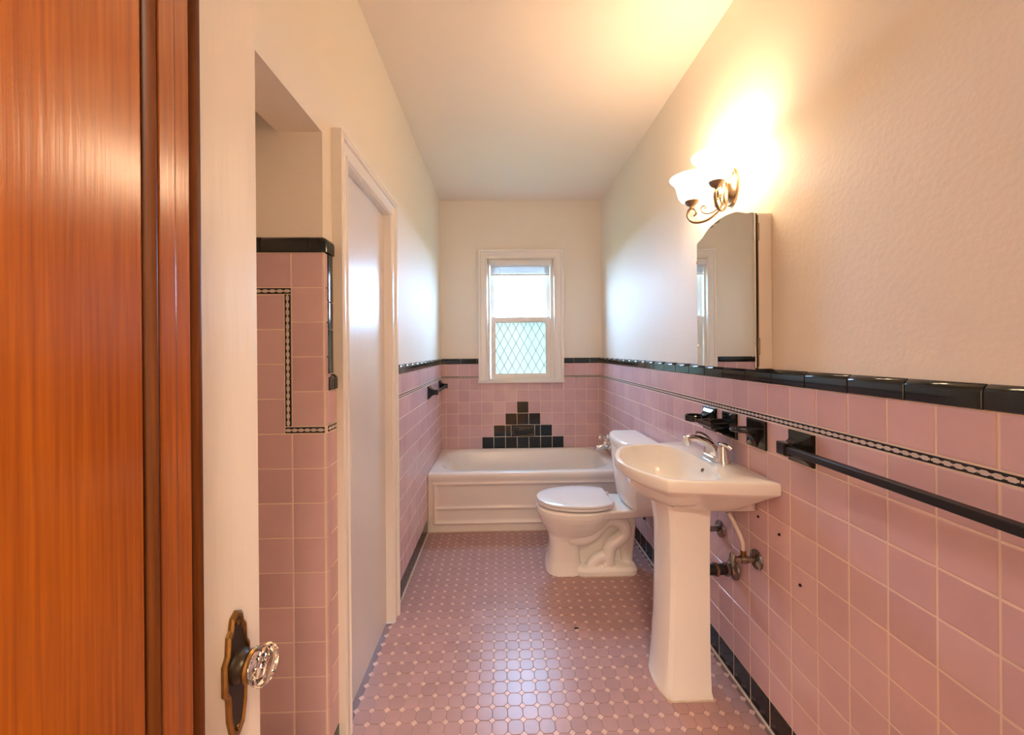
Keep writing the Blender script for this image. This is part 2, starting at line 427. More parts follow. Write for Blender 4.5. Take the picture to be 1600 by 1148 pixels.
# right wall -----------------------------------------------------------
G().box((XR + 0.0012, -0.0, 0), (PR + 0.002, YB + 0.008, CAPZ[1] - 0.012)).make('grout', GROUT, wall_right)
J = 0.7323
FIX = {'post': (J + 4 * P, J + 5 * P), 'brush': (J + 6 * P, J + 7 * P), 'soap': (1.569, 1.671), 'cup': (J + 9 * P, J + 10 * P), 'post2': (J - 2 * P, J - P)}
def skip_right(a, b, z0, z1):
    if z1 < 0.43 and a > TUBY: return True
    if abs(z0 - 0.984) < 1e-3:
        c = (a + b) / 2
        for k in ('post', 'brush', 'cup', 'post2'):
            if FIX[k][0] < c < FIX[k][1]: return True
        if b > FIX['soap'][0] + 0.004 and a < FIX['soap'][1] - 0.004: return True
    return None
tile_rows(wall_right, 'right', XR, 0.42, YB, J, ROWS, skip_right)
for a, b in ((J + 7 * P, 1.569), (1.671, J + 9 * P)):            # cut pieces beside the soap dish
    place(tile_mesh(b - a - GAP, P - GAP, PINK), 'tile', wall_right, (XR, (a + b) / 2, 1.039), 'right')
cap_run(wall_right, 'right', XR, 0.42, YB, 0.754)
border_run(wall_right, 'right', XR, 0.42, YB, 0.70)
base_run(wall_right, 'right', XR, 0.42, TUBY, J)
for y, z in ((1.443, 0.734), (1.332, 0.719), (1.238, 0.602)):
    G().lathe([(0.0045, 0), (0.0045, -0.004)], (XR - 0.0006, y, z), (1, 0, 0), 10).make('anchor_hole', HOLE, wall_right)
def caulk(parent, pts, r=0.006):
    G().tube(pts, r, 6).make('caulk', CAULK, parent)
caulk(wall_right, [(XR - 0.001, 0.42, 0.001), (XR - 0.001, TUBY, 0.001)])

# back wall ------------------------------------------------------------
g = G()
for (x0, x1, z1) in ((XL, -0.21, CAPZ[1] - 0.012), (0.588, XR, CAPZ[1] - 0.012), (-0.21, 0.588, 1.06)):
    g.box((x0, YB + 0.0012, 0.40), (x1, PB + 0.002, z1))
g.make('grout', GROUT, wall_back)
JB = -0.187
def skip_back(a, b, z0, z1):
    k = round((a - JB) / P); full = abs(b - a - P) < 0.01
    r = round((z0 - 0.434) / P)
    if r == 0 and 0 <= k <= 6 and full: return BLACK
    if r == 1 and k in (1, 5): return BLACK
    if r == 1 and k in (2, 3, 4): return True
    if r == 2 and k in (2, 3, 4): return BLACK
    if r == 3 and k == 3: return BLACK
    if z0 > 0.98 and a > -0.215 and b < 0.59: return True if z0 > 1.06 else None
    return None
rows_b = [r for r in ROWS if r[0] > 0.43]
win_l, win_r = -0.213, 0.589
for rr in rows_b:
    if rr[0] < 0.95: tile_rows(wall_back, 'back', YB, XL, XR, JB, [rr], skip_back)
    elif rr[0] < 1.0:                                              # row cut under the window apron
        tile_rows(wall_back, 'back', YB, XL, win_l, JB, [rr]); tile_rows(wall_back, 'back', YB, win_r, XR, JB, [rr])
        tile_rows(wall_back, 'back', YB, win_l, win_r, JB, [(0.984, 1.056)])
    else:
        tile_rows(wall_back, 'back', YB, XL, win_l, JB, [rr]); tile_rows(wall_back, 'back', YB, win_r, XR, JB, [rr])
for (a, b) in ((JB + 2 * P, JB + 2.5 * P), (JB + 4.5 * P, JB + 5 * P)):   # half tiles beside the recessed dish
    place(tile_mesh(b - a - GAP, P - GAP, BLACK), 'tile', wall_back, ((a + b) / 2, YB, 0.599), 'back')
for lo, hi in ((XL, win_l), (win_r, XR)):
    cap_run(wall_back, 'back', YB, lo, hi, -0.535); border_run(wall_back, 'back', YB, lo, hi, -0.53)

# left wall ------------------------------------------------------------
CO1 = 2.080                                        # far outer edge of the closet door casing
CO0 = 1.360
g = G(); g.box((PL - 0.002, CO1 - 0.02, 0), (XL - 0.0012, YB + 0.008, CAPZ[1] - 0.012))
g.make('grout', GROUT, wall_left)
G().box((PL - 0.002, RY + 0.006, 0), (XL - 0.0012, CO0 + 0.01, CAPZ[1] - 0.012)).make('grout', GROUT, wall_left)
G().box((-0.80, RY + 0.0012, 0), (XL - 0.003, RPY + 0.002, 1.708)).make('grout', GROUT, wall_left)
JL = 3.669
LB = (3.010, 3.120); LB2 = (3.559, 3.669)
def skip_left(a, b, z0, z1):
    if z1 < 0.43 and a > TUBY - 0.02: return True
    if abs(z0 - 0.984) < 1e-3:
        c = (a + b) / 2
        if abs(c - 3.064) < 0.06 or abs(c - 3.614) < 0.05: return True
    return None
tile_rows(wall_left, 'left', XL, CO1, YB, JL, ROWS, skip_left)
cap_run(wall_left, 'left', XL, CO1, YB, 3.70); border_run(wall_left, 'left', XL, CO1, YB, 3.70)
base_run(wall_left, 'left', XL, CO1, TUBY, JL)
caulk(wall_left, [(XL + 0.001, CO1, 0.001), (XL + 0.001, TUBY, 0.001)])
# narrow strip between recess corner and door casing
y0, y1 = RY + 0.015, CO0 + 0.006
for (z0, z1) in ROWS:
    place(tile_mesh(y1 - y0 - GAP, z1 - z0 - GAP, PINK), 'tile', wall_left, (XL, (y0 + y1) / 2, (z0 + z1) / 2), 'left')
place(tile_mesh(y1 - y0 - GAP, 0.100, BLACK), 'base_tile', wall_left, (XL, (y0 + y1) / 2, 0.053), 'left')
place(border_mesh(y1 - y0), 'border_tile', wall_left, (XL, (y0 + y1) / 2, sum(BORD) / 2), 'left')
for a, b in ((y0 + 0.001, y0 + 0.040), (y0 + 0.040, y1)):
    place(cap_mesh(b - a - 0.002), 'cap_tile', wall_left, (XL, (a + b) / 2, sum(CAPZ) / 2), 'left')
# upright black trim on the corner column above the low wainscot
for z0, z1 in ((1.513, 1.668), (1.425, 1.513), (1.283, 1.425)):
    place(cap_mesh(z1 - z0 - 0.002, 0.046), 'cap_tile', wall_left, (XL, y0 + 0.022, (z0 + z1) / 2), 'left', -PI / 2)
# end face of the recess
XB0 = -0.664
colR = [(0.104 + P * k, 0.104 + P * (k + 1)) for k in range(8)] + [(0.984, 1.094)] + [(1.118 + P * k, 1.228 + P * k) for k in range(5)]
for (z0, z1) in colR:
    w = (XL + 0.001) - XB0 - GAP / 2
    place(bull_mesh(w, z1 - z0 - GAP, PINK), 'tile', wall_left, (XB0 + GAP / 2 + w / 2, RY, (z0 + z1) / 2), 'back')
low = [(0.104 + P * k, 0.104 + P * (k + 1)) for k in range(8)] + [(0.984, 1.094)]
for x0, x1 in ((-0.774, XB0), (-0.80, -0.774)):
    for (z0, z1) in low: place(tile_mesh(x1 - x0 - GAP, z1 - z0 - GAP, PINK), 'tile', wall_left, ((x0 + x1) / 2, RY, (z0 + z1) / 2), 'back')
    place(tile_mesh(x1 - x0 - GAP, P - GAP, PINK), 'tile', wall_left, ((x0 + x1) / 2, RY, 1.613), 'back')
for x0, x1 in ((-0.788, XB0 - 0.022), (-0.80, -0.788)):
    for k in range(4): place(tile_mesh(x1 - x0 - GAP, 0.1105 - GAP, PINK), 'tile', wall_left, ((x0 + x1) / 2, RY, 1.094 + 0.1105 * (k + 0.5)), 'back')
for a, b in ((1.118, 1.27), (1.27, 1.422), (1.422, 1.536)):
    place(border_mesh(b - a - 0.001), 'border_tile', wall_left, (XB0 - 0.011, RY, (a + b) / 2), 'back', PI / 2)
for a, b in ((-0.80, XB0 - 0.001),):
    place(border_mesh(b - a), 'border_tile', wall_left, ((a + b) / 2, RY, 1.547), 'back')
for a, b in ((XB0 - 0.021, XB0 + 0.078), (XB0 + 0.079, XL - 0.006)):
    place(border_mesh(b - a), 'border_tile', wall_left, ((a + b) / 2, RY, 1.106), 'back')
place(tile_mesh(0.10, 0.100, BLACK), 'base_tile', wall_left, (XL - 0.057, RY, 0.053), 'back')
for a, b in ((-0.80, -0.758), (-0.758, -0.608)):
    place(cap_mesh(b - a - 0.002), 'cap_tile', wall_left, ((a + b) / 2, RY, 1.6945), 'back')
# rounded corner piece of that cap
path = [(-0.607, RY, (0, -1)), (-0.572, RY, (0, -1))]
for k in range(1, 9):
    t = k / 8 * PI / 2; path.append((-0.572 + 0.015 * math.sin(t), RY + 0.015 * (1 - math.cos(t)), (math.sin(t), -math.cos(t))))
path.append((XL, RY + 0.062, (1, 0)))
rings = [[(x + nx * o, y + ny * o, 1.6945 + zz * 0.051) for zz, o in CAPPROF] for x, y, (nx, ny) in path]
G().loft(rings, True, True, closed=False).make('cap_tile', BLACK, wall_left, 40)

# ------------------------------------------------------------------ floor tiles
FP = 0.0569; FX0, FY0 = -0.556, 1.4605
def octagon(c=0.0142, ch=0.0012, top=0.0):
    a = FP / 2 - 0.0007; d = c + 0.0003
    def ring(i, z):
        A = a - i; k = FP / 2 - d + 0.0009 - i * 0.5
        return [(A, -k, z), (A, k, z), (k, A, z), (-k, A, z), (-A, k, z), (-A, -k, z), (-k, -A, z), (k, -A, z)]
    v = ring(0, -0.003) + ring(0, -0.0005) + ring(ch, top)
    f = [(r * 8 + j, r * 8 + (j + 1) % 8, r * 8 + 8 + (j + 1) % 8, r * 8 + 8 + j) for r in range(2) for j in range(8)] + [tuple(range(16, 24))]
    return v, f
def diamond(d=0.0128, ch=0.0010):
    v = [(d * x, d * y, z) for s, z in ((1, -0.003), (1, -0.0005)) for x, y in ((1, 0), (0, 1), (-1, 0), (0, -1))]
    v += [((d - ch) * x, (d - ch) * y, 0.0) for x, y in ((1, 0), (0, 1), (-1, 0), (0, -1))]
    f = [(r * 4 + j, r * 4 + (j + 1) % 4, r * 4 + 4 + (j + 1) % 4, r * 4 + 4 + j) for r in range(2) for j in range(4)] + [(8, 9, 10, 11)]
    return v, f
ov, of = octagon(); dv, df = diamond()
om = bpy.data.meshes.new('tile'); om.from_pydata(ov, [], of); om.materials.append(OCT)
dm = bpy.data.meshes.new('dot_tile'); dm.from_pydata(dv, [], df); dm.materials.append(DOT)
go, gd = G(), G(); n_o = n_d = 0
rnd = random.Random(3)
ny = int((TUBY - FY0) / FP) + 1
for j in range(-25, ny + 1):
    for i in range(0, 27):
        x, y = FX0 + FP * i, FY0 + FP * j
        oy = y + FP / 2; ox = x + FP / 2
        near = j >= -1 and j <= 11
        if i < 26 and oy + FP / 2 < TUBY + 0.03 and ox < XR:
            if near and n_o < 300:
                o = bpy.data.objects.new('tile', om); COL.objects.link(o); o.parent = floor; n_o += 1
                o.location = (ox, oy, 0); o.rotation_euler = (rnd.uniform(-.004, .004), rnd.uniform(-.004, .004), 0)
            else: go.add([(a + ox, b + oy, c) for a, b, c in ov], of)
        if y < TUBY + 0.01:
            if near and n_d < 300:
                o = bpy.data.objects.new('dot_tile', dm); COL.objects.link(o); o.parent = floor; n_d += 1
                o.location = (x, y, 0.0002)
            else: gd.add([(a + x, b + y, c) for a, b, c in dv], df)
tag(go.make('octagon_tiles', OCT, floor), kind='stuff')
tag(gd.make('dot_tiles', DOT, floor), kind='stuff')
G().lathe([(0.009, 0.0), (0.006, 0.0012)], (0.354, 1.93, 0.0), (0, 0, 1), 9, sx=1.3, sy=0.7).make('stain', HOLE, floor)

# ------------------------------------------------------------------ closet door and casing (left wall)
door_1 = G().rbox((-0.615, DY0 + 0.004, 0.006), (-0.580, DY1 - 0.004, DZ - 0.004), 0.003, 1).make('door_1', DOORP)
tag(door_1, 'closed flush white closet door set in the left wall', 'door', kind='structure')
g = G()
g.box((PL - 0.10, DY0 - 0.012, 0), (-0.545, DY0 + 0.002, DZ + 0.012)); g.box((PL - 0.10, DY1 - 0.002, 0), (-0.545, DY1 + 0.012, DZ + 0.012))
g.box((PL - 0.10, DY0, DZ - 0.002), (-0.545, DY1, DZ + 0.012))
trim_1 = g.make('trim_1', TRIM); tag(trim_1, 'white moulded casing around the closet door', 'trim', kind='structure')
CP = [(0.0, 0.0), (0.0, 0.033), (0.010, 0.037), (0.022, 0.035), (0.026, 0.026), (0.062, 0.024), (0.066, 0.029), (0.074, 0.028), (0.080, 0.018), (0.080, 0.0)]
def casing_side(yo, sgn, z1):          # profile from outer edge inwards
    rings = [[(PL + o, yo + sgn * d, z) for d, o in CP] for z in (0.0,)]
    rings.append([(PL + o, yo + sgn * d, z1 - d) for d, o in CP])
    return G().loft(rings)
casing_side(CO0, 1, DZ + 0.075).make('casing', TRIM, trim_1, 30)
casing_side(CO1, -1, DZ + 0.075).make('casing', TRIM, trim_1, 30)
rings = [[(PL + o, CO0 + d, DZ + 0.075 - d) for d, o in CP], [(PL + o, CO1 - d, DZ + 0.075 - d) for d, o in CP]]
G().loft(rings).make('casing', TRIM, trim_1, 30)

# ------------------------------------------------------------------ window
window = thing('window_1', (0.187, PB, 1.05), 'white double hung window with leaded diamond glass over the bathtub', 'window')
window['kind'] = 'structure'
cx0, cx1, cz0, cz1 = -0.214, 0.588, 1.054, 2.303
WP = [(0.0, 0.0), (0.0, 0.026), (0.008, 0.030), (0.022, 0.028), (0.027, 0.019), (0.070, 0.017), (0.075, 0.022), (0.084, 0.020), (0.094, 0.008), (0.094, 0.0)]
def wc(pa, pb, da, db):                # mitred run of window casing; da/db: inward directions at the ends
    rings = [[(p[0] + d[0] * w, PB - o, p[1] + d[1] * w) for w, o in WP] for p, d in ((pa, da), (pb, db))]
    G().loft(rings).make('casing', TRIM, window, 30)
wc((cx0, cz0), (cx0, cz1), (1, 0), (1, -1)); wc((cx1, cz0), (cx1, cz1), (-1, 0), (-1, -1)); wc((cx0, cz1), (cx1, cz1), (1, -1), (-1, -1))
G().rbox((cx0 - 0.004, PB - 0.040, cz0 - 0.004), (cx1 + 0.004, PB + 0.002, cz0 + 0.020), 0.004).make('sill', TRIM, window, 30)
mk('sill_board', [(WX0 + 0.002, PB + 0.001, 1.075), (WX1 - 0.002, PB + 0.001, 1.075), (WX1 - 0.002, PB + 0.09, 1.108), (WX0 + 0.002, PB + 0.09, 1.108),
    (WX0 + 0.002, PB + 0.001, 1.086), (WX1 - 0.002, PB + 0.001, 1.086), (WX1 - 0.002, PB + 0.09, 1.118), (WX0 + 0.002, PB + 0.09, 1.118)],
   [(0, 3, 2, 1), (4, 5, 6, 7), (0, 1, 5, 4), (1, 2, 6, 5), (2, 3, 7, 6), (3, 0, 4, 7)], TRIM, window)
g = G(); g.rbox((cx0 + 0.09, PB - 0.016, cz0 + 0.018), (cx1 - 0.09, PB + 0.002, 1.090), 0.003, 1)
g.make('apron', TRIM, window, 30)
g = G()
g.box((WX0, PB + 0.001, WZ0), (WX0 + 0.022, PB + 0.10, WZ1)); g.make('jamb', TRIM, window)
g = G(); g.box((WX1 - 0.022, PB + 0.001, WZ0), (WX1, PB + 0.10, WZ1)); g.make('jamb', TRIM, window)
g = G(); g.box((WX0, PB + 0.001, WZ1 - 0.022), (WX1, PB + 0.10, WZ1)); g.make('jamb', TRIM, window)
def sash(name, x0, x1, z0, z1, y0, y1, st, top, bot):
    outer = [(x0, z0), (x1, z0), (x1, z1), (x0, z1)]; inner = [(x0 + st, z0 + bot), (x1 - st, z0 + bot), (x1 - st, z1 - top), (x0 + st, z1 - top)]
    mid = [(x0 + st - .006, z0 + bot - .006), (x1 - st + .006, z0 + bot - .006), (x1 - st + .006, z1 - top + .006), (x0 + st - .006, z1 - top + .006)]
    R = lambda q, y: [(x, y, z) for x, z in q]
    rings = [R(outer, y1), R(outer, y0), R(mid, y0), R(inner, y0 + .008), R(inner, y1), R(outer, y1)]
    return G().loft(rings, False, False).make(name, TRIM, window)
low = sash('lower_sash', -0.098, 0.468, 1.092, 1.668, PB + 0.018, PB + 0.048, 0.044, 0.048, 0.042)
upp = sash('upper_sash', -0.100, 0.468, 1.625, 2.185, PB + 0.056, PB + 0.086, 0.042, 0.04, 0.045)
gx0, gx1, gz0, gz1 = -0.054, 0.424, 1.134, 1.620
def clip_poly(poly, x0, x1, z0, z1):
    for ax, val, sg in ((0, x0, 1), (0, x1, -1), (1, z0, 1), (1, z1, -1)):
        out = []
        for i in range(len(poly)):
            a, b = poly[i], poly[(i + 1) % len(poly)]
            ia, ib = (a[ax] - val) * sg >= 0, (b[ax] - val) * sg >= 0
            if ia: out.append(a)
            if ia != ib:
                t = (val - a[ax]) / (b[ax] - a[ax]); out.append((a[0] + (b[0] - a[0]) * t, a[1] + (b[1] - a[1]) * t))
        poly = out
        if len(poly) < 3: return []
    return poly
def leaded(x0, x1, z0, z1, y, parent, mat, panes=True, dw=0.0757, dh=0.1405, cx=0.0, cz=0.0, r=0.0019):
    hw, hh = dw / 2, dh / 2
    n = int((x1 - x0) / dw) + 3; mzz = int((z1 - z0) / dh) + 3
    if panes:
        for i in range(-n, 2 * n):
            for j in range(-mzz, 2 * mzz):
                for (ox, oz) in ((0, 0), (hw, hh)):
                    c = (x0 + cx + i * dw + ox, z0 + cz + j * dh + oz)
                    q = clip_poly([(c[0] + hw, c[1]), (c[0], c[1] + hh), (c[0] - hw, c[1]), (c[0], c[1] - hh)], x0, x1, z0, z1)
                    if len(q) < 3: continue
                    ar = abs(sum(q[k][0] * q[(k + 1) % len(q)][1] - q[(k + 1) % len(q)][0] * q[k][1] for k in range(len(q)))) / 2
                    if ar < 2e-5: continue
                    mk('pane', [(a, y, b) for a, b in q], [tuple(range(len(q)))], mat, parent)
    gl = G()
    sl = dh / dw
    for s in (1, -1):
        for k in range(-40, 60):
            # lines z = s*sl*(x-c) through the lattice
            c = x0 + cx + hw + k * dw
            pts = []
            for x in (x0, x1):
                z = z0 + cz + s * sl * (x - c)
                if z0 - 1e-9 <= z <= z1 + 1e-9: pts.append((x, z))
            for z in (z0, z1):
                x = c + (z - z0 - cz) / (s * sl)
                if x0 < x < x1: pts.append((x, z))
            if len(pts) >= 2:
                a, b = pts[0], pts[1]
                if math.hypot(a[0] - b[0], a[1] - b[1]) > 0.01: gl.tube([(a[0], y - .0005, a[1]), (b[0], y - .0005, b[1])], r, 4)
    for i in range(-1, n):
        for j in range(-1, mzz):
            for (ox, oz) in ((hw, 0), (0, hh)):
                x, z = x0 + cx + i * dw + ox, z0 + cz + j * dh + oz
                if x0 < x < x1 and z0 < z < z1: gl.lathe([(0.0035, -.003), (0.0035, .002)], (x, y, z), (0, 1, 0), 6)
    return gl
gl = leaded(gx0, gx1, gz0, gz1, PB + 0.034, low, FROST, True, cx=0.0045, cz=0.0075)
tag(gl.make('lead_came', LEAD, low), kind='stuff')
ux0, ux1, uz0, uz1 = -0.058, 0.426, 1.670, 2.145
mk('pane', [(ux0, PB + .071, uz0), (ux1, PB + .071, uz0), (ux1, PB + .071, uz1), (ux0, PB + .071, uz1)], [(0, 1, 2, 3)], CLEAR, upp)
gl = leaded(ux0, ux1, uz0, uz1, PB + 0.070, upp, CLEAR, False, r=0.0008)
tag(gl.make('lead_came', LEAD, upp), kind='stuff')
# sash lock on the meeting rail
G().lathe([(0.012, 0), (0.012, 0.006), (0.007, 0.010), (0.006, 0.014)], (0.187, PB + 0.035, 1.667), (0, 0, 1), 12).make('sash_lock', TRIM, window, 40)

blind = thing('window_blind', (0.185, PB, 2.06), 'white slatted blind drawn up to the top of the window', 'blind')
G().rbox((-0.116, PB - 0.030, 2.150), (0.480, PB - 0.005, 2.203), 0.004).make('valance', BLIND, blind, 30)
G().rbox((-0.100, PB - 0.003, 2.140), (0.464, PB + 0.012, 2.180), 0.003).make('headrail', BLIND, blind, 30)
g = G()
for k in range(14): g.rbox((-0.098, PB - 0.006, 2.078 + 0.0044 * k), (0.462, PB + 0.014, 2.0805 + 0.0044 * k), 0.001, 1)
tag(g.make('slats', BLIND, blind), kind='stuff')
G().rbox((-0.098, PB - 0.006, 2.058), (0.462, PB + 0.014, 2.075), 0.004).make('bottom_rail', BLIND, blind, 30)
G().tube([(-0.010, PB - 0.012, 2.150), (-0.008, PB - 0.010, 1.90), (-0.006, PB - 0.009, 1.672)], 0.0028, 6).make('wand', BLIND, blind, 40)

# ------------------------------------------------------------------ bathtub
def rrect(x0, x1, y0, y1, r, z, n=8):
    out = []
    for cx_, cy_, t0 in ((x1 - r, y1 - r, 0), (x0 + r, y1 - r, PI / 2), (x0 + r, y0 + r, PI), (x1 - r, y0 + r, 1.5 * PI)):
        for k in range(n + 1):
            t = t0 + PI / 2 * k / n; out.append((cx_ + r * math.cos(t), cy_ + r * math.sin(t), z))
    return out
tub = thing('bathtub', (0.193, 3.36, 0.0), 'white enamelled alcove bathtub with ribbed apron below the window', 'bathtub')
tx0, tx1, ty0, ty1 = XL + 0.002, XR - 0.002, TUBY, YB - 0.002
g = G()
rings = [rrect(tx0, tx1, ty0 + 0.004, ty1, 0.006, TUBZ - 0.055), rrect(tx0, tx1, ty0, ty1, 0.006, TUBZ - 0.030),
         rrect(tx0, tx1, ty0 + 0.003, ty1, 0.006, TUBZ - 0.012), rrect(tx0 + .002, tx1 - .002, ty0 + 0.014, ty1 - .002, 0.008, TUBZ - 0.002),
         rrect(tx0 + .01, tx1 - .01, ty0 + 0.03, ty1 - .01, 0.012, TUBZ)]
def inner(e, z, r):   # e = inset from rim inner edge
    return rrect(tx0 + 0.075 + e * 1.6, tx1 - 0.085 - e, ty0 + 0.085 + e, ty1 - 0.045 - e, r, z)
rings += [inner(-0.012, TUBZ - 0.001, 0.20), inner(0.0, TUBZ - 0.006, 0.20), inner(0.010, TUBZ - 0.03, 0.20), inner(0.03, TUBZ - 0.16, 0.19), inner(0.06, TUBZ - 0.30, 0.17), inner(0.11, TUBZ - 0.35, 0.13), inner(0.20, TUBZ - 0.36, 0.08)]
g.loft(rings, False, True)
# drain end overflow is out of sight; apron as one embossed sheet
nx_, nz_ = 150, 70
def ridge(d, w=0.011): return math.exp(-(d / w) ** 2)
av = []; af = []
for j in range(nz_ + 1):
    z = 0.001 + (TUBZ - 0.055) * j / nz_ if j < nz_ else TUBZ - 0.054
    for i in range(nx_ + 1):
        x = tx0 + (tx1 - tx0) * i / nx_
        dx = min(x - tx0, tx1 - x)
        h = 0.0
        if dx > 0.045:
            h = max(ridge(z - 0.355), ridge(z - 0.176), ridge(z - 0.068))
            if not (0.068 < z < 0.355): h = max(ridge(z - 0.355), ridge(z - 0.068))
        if 0.058 < z < 0.365: h = max(h, ridge(dx - 0.052, 0.012))
        base = 0.010 if dx > 0.05 and 0.068 < z < 0.355 else 0.006
        k = min(1, max(0, (z - 0.355) / 0.03)); base = base * (1 - k) + 0.004 * k
        av.append((x, ty0 + base + 0.002 - 0.009 * h, z))
for j in range(nz_):
    for i in range(nx_):
        a = j * (nx_ + 1) + i; af.append((a, a + 1, a + nx_ + 2, a + nx_ + 1))
g.make('basin', TUBW, tub, 50)
mk('apron', av, af, TUBW, tub, 60)
G().lathe([(0.024, 0), (0.022, 0.003), (0.012, 0.004)], (0.60, 3.35, TUBZ - 0.359), (0, 0, 1), 20).make('drain', CHROME, tub, 40)
caulk(floor, [(tx0, ty0 + 0.004, 0.001), (0.30, ty0 + 0.004, 0.001), (tx1, ty0 + 0.004, 0.001)], 0.005)

# recessed soap dish in the black pyramid
dish = thing('recessed_soap_dish', (0.198, YB, 0.60), 'black recessed soap dish in the middle of the stepped black tiles over the tub', 'soap dish')
dx0, dx1, dz0, dz1 = JB + 2.5 * P + 0.002, JB + 4.5 * P - 0.002, 0.546, 0.652
R = lambda i, y, j=None: [(dx0 + i, y, dz0 + (j or i)), (dx1 - i, y, dz0 + (j or i)), (dx1 - i, y, dz1 - (j or i)), (dx0 + i, y, dz1 - (j or i))]
G().loft([R(0, YB + .008), R(0, YB - .003), R(0.003, YB - .006), R(0.012, YB - .006), R(0.018, YB - .001)], False, False).make('rim', BLACK, dish, 40)
g = G(); g.rbox((dx0 + 0.020, YB - 0.022, dz0 + 0.022), (dx1 - 0.020, YB + 0.004, dz1 - 0.020), 0.008, 3); g.make('tray', BLACK, dish, 40)

# ------------------------------------------------------------------ toilet
TC = 2.49
toilet = thing('toilet', (0.55, TC, 0), 'white two piece toilet with closed lid between bathtub and pedestal sink', 'toilet')
def egg(xf, xb, hw, z, n=40, pw=2.3):
    """oval in plan, nose toward -X; widest behind the middle"""
    out = []; xm = xf + (xb - xf) * 0.55
    for k in range(n):
        t = 2 * PI * k / n; c, s = math.cos(t), math.sin(t)
        ex = (abs(c) ** (2 / pw)) * (1 if c >= 0 else -1); ey = (abs(s) ** (2 / pw)) * (1 if s >= 0 else -1)
        x = xm + ex * ((xb - xm) if ex > 0 else (xm - xf)); out.append((x, TC + ey * hw, z))
    return out
g = G()
g.loft([egg(*a) for a in ((.262, .485, .128, 0.0, 40, 3.0), (.268, .48, .122, .03, 40, 3.2), (.280, .475, .113, .08, 40, 3.4), (.288, .475, .110, .15, 40, 3.4), (.285, .485, .112, .205, 40, 3.0), (.276, .55, .126, .232),
        (.268, .60, .136, .245), (.240, .655, .163, .295), (.222, .68, .180, .335), (.212, .69, .186, .362), (.212, .69, .187, .388), (.220, .685, .178, .397))])
# rear deck under the tank
def deck(z, x0, x1, h0, h1): return [(x0, TC - h0, z), (x1, TC - h1, z), (x1, TC + h1, z), (x0, TC + h0, z)]
g.loft([deck(.335, .60, .90, .135, .09), deck(.352, .57, .925, .16, .115), deck(.388, .56, .93, .168, .122), deck(.396, .57, .925, .160, .117)])
g.rbox((.46, TC - .030, .03), (.80, TC + .030, .345), .02, 3)                       # web behind the bowl
# foot flange
g.loft([rrect(.44, .815, TC - .132, TC + .132, .05, z) for z in (0.0, .030)] + [rrect(.45, .805, TC - .122, TC + .122, .05, .045)])
# rear column
g.loft([rrect(.735, .80, TC - .06, TC + .06, .02, .02), rrect(.70, .83, TC - .07, TC + .07, .03, .36)])
# trapway S-bends on both flanks
def tp(u, v): 
    return (0.0026 * (u - 788) * 1.455 + 0.0, v)
trap = [(.40, .215), (.47, .205), (.535, .225), (.585, .275), (.635, .312), (.69, .315), (.735, .285), (.742, .235), (.705, .195), (.660, .165), (.645, .12), (.640, .03)]
for s in (-1, 1):
    g.tube(spline([(x, TC + s * (.076 if i > 1 else .080), z) for i, (x, z) in enumerate(trap)], 6), .041, 14)
    g.tube(spline([(.66, TC + s * .074, .08), (.61, TC + s * .076, .092), (.56, TC + s * .078, .07), (.53, TC + s * .078, .02)], 6), .036, 12)
bowl = g.make('bowl', PORC, toilet)
remeshed(bowl, 0.004, 2)
for s in (-1, 1):
    G().lathe([(0.011, 0.040), (0.011, 0.062), (0.008, 0.067)], (.615, TC + s * .108, 0), (0, 0, 1), 12).make('bolt_cap', PORC, toilet, 40)
def seat_ring(xf, xb, hw, z):
    r = egg(xf, xb + 0.06, hw, z, 56, 2.15)
    return [(min(x, xb), y, zz) for x, y, zz in r]
G().loft([seat_ring(.222, .655, .176, .4045), seat_ring(.217, .660, .182, .409), seat_ring(.217, .660, .182, .419), seat_ring(.222, .655, .177, .4235)]).make('seat', SEATM, toilet, 50)
G().loft([seat_ring(.218, .655, .180, .425), seat_ring(.214, .662, .185, .429), seat_ring(.216, .660, .183, .438), seat_ring(.235, .645, .165, .443), seat_ring(.30, .60, .10, .445)]).make('lid', SEATM, toilet, 50)
g = G().rbox((.655, TC - .09, .400), (.685, TC - .06, .432), .005, 2); g.make('hinge', SEATM, toilet, 40)
g = G().rbox((.655, TC + .06, .400), (.685, TC + .09, .432), .005, 2); g.make('hinge', SEATM, toilet, 40)
def tank_ring(xf, hw, z, bow=0.045, e=0.0):
    xb = .932; out = [(xb - e, TC + hw - e, z)]
    out = []
    n = 24
    for k in range(n + 1):
        t = -1 + 2 * k / n
        out.append((xf + e + bow * abs(t) ** 2.6, TC + t * (hw - e), z))
    out += [(xb - e - .0, TC + hw - e, z), (xb - e, TC - hw + e, z)]
    return out
G().loft([tank_ring(.775, .150, .398, .03), tank_ring(.752, .178, .405, .04), tank_ring(.735, .195, .44, .045), tank_ring(.715, .212, .58, .05), tank_ring(.705, .220, .752, .05)]).make('tank', PORC, toilet, 40)
G().loft([tank_ring(.697, .226, .752, .05, .004), tank_ring(.697, .228, .757, .05), tank_ring(.697, .228, .786, .05), tank_ring(.697, .228, .797, .05, .004), tank_ring(.697, .228, .803, .05, .014), tank_ring(.697, .228, .804, .05, .03)]).make('tank_lid', PORC, toilet, 40)
g = G(); g.lathe([(0.012, 0), (0.012, -.010)], (.722, TC + .15, .70), (1, 0, 0), 14)
g.make('flush_handle', CHROME, toilet, 40)
caulk(floor, [(x, y, 0.001) for x, y, z in rrect(.44, .815, TC - .132, TC + .132, .05, 0)][18:28] , 0.005)

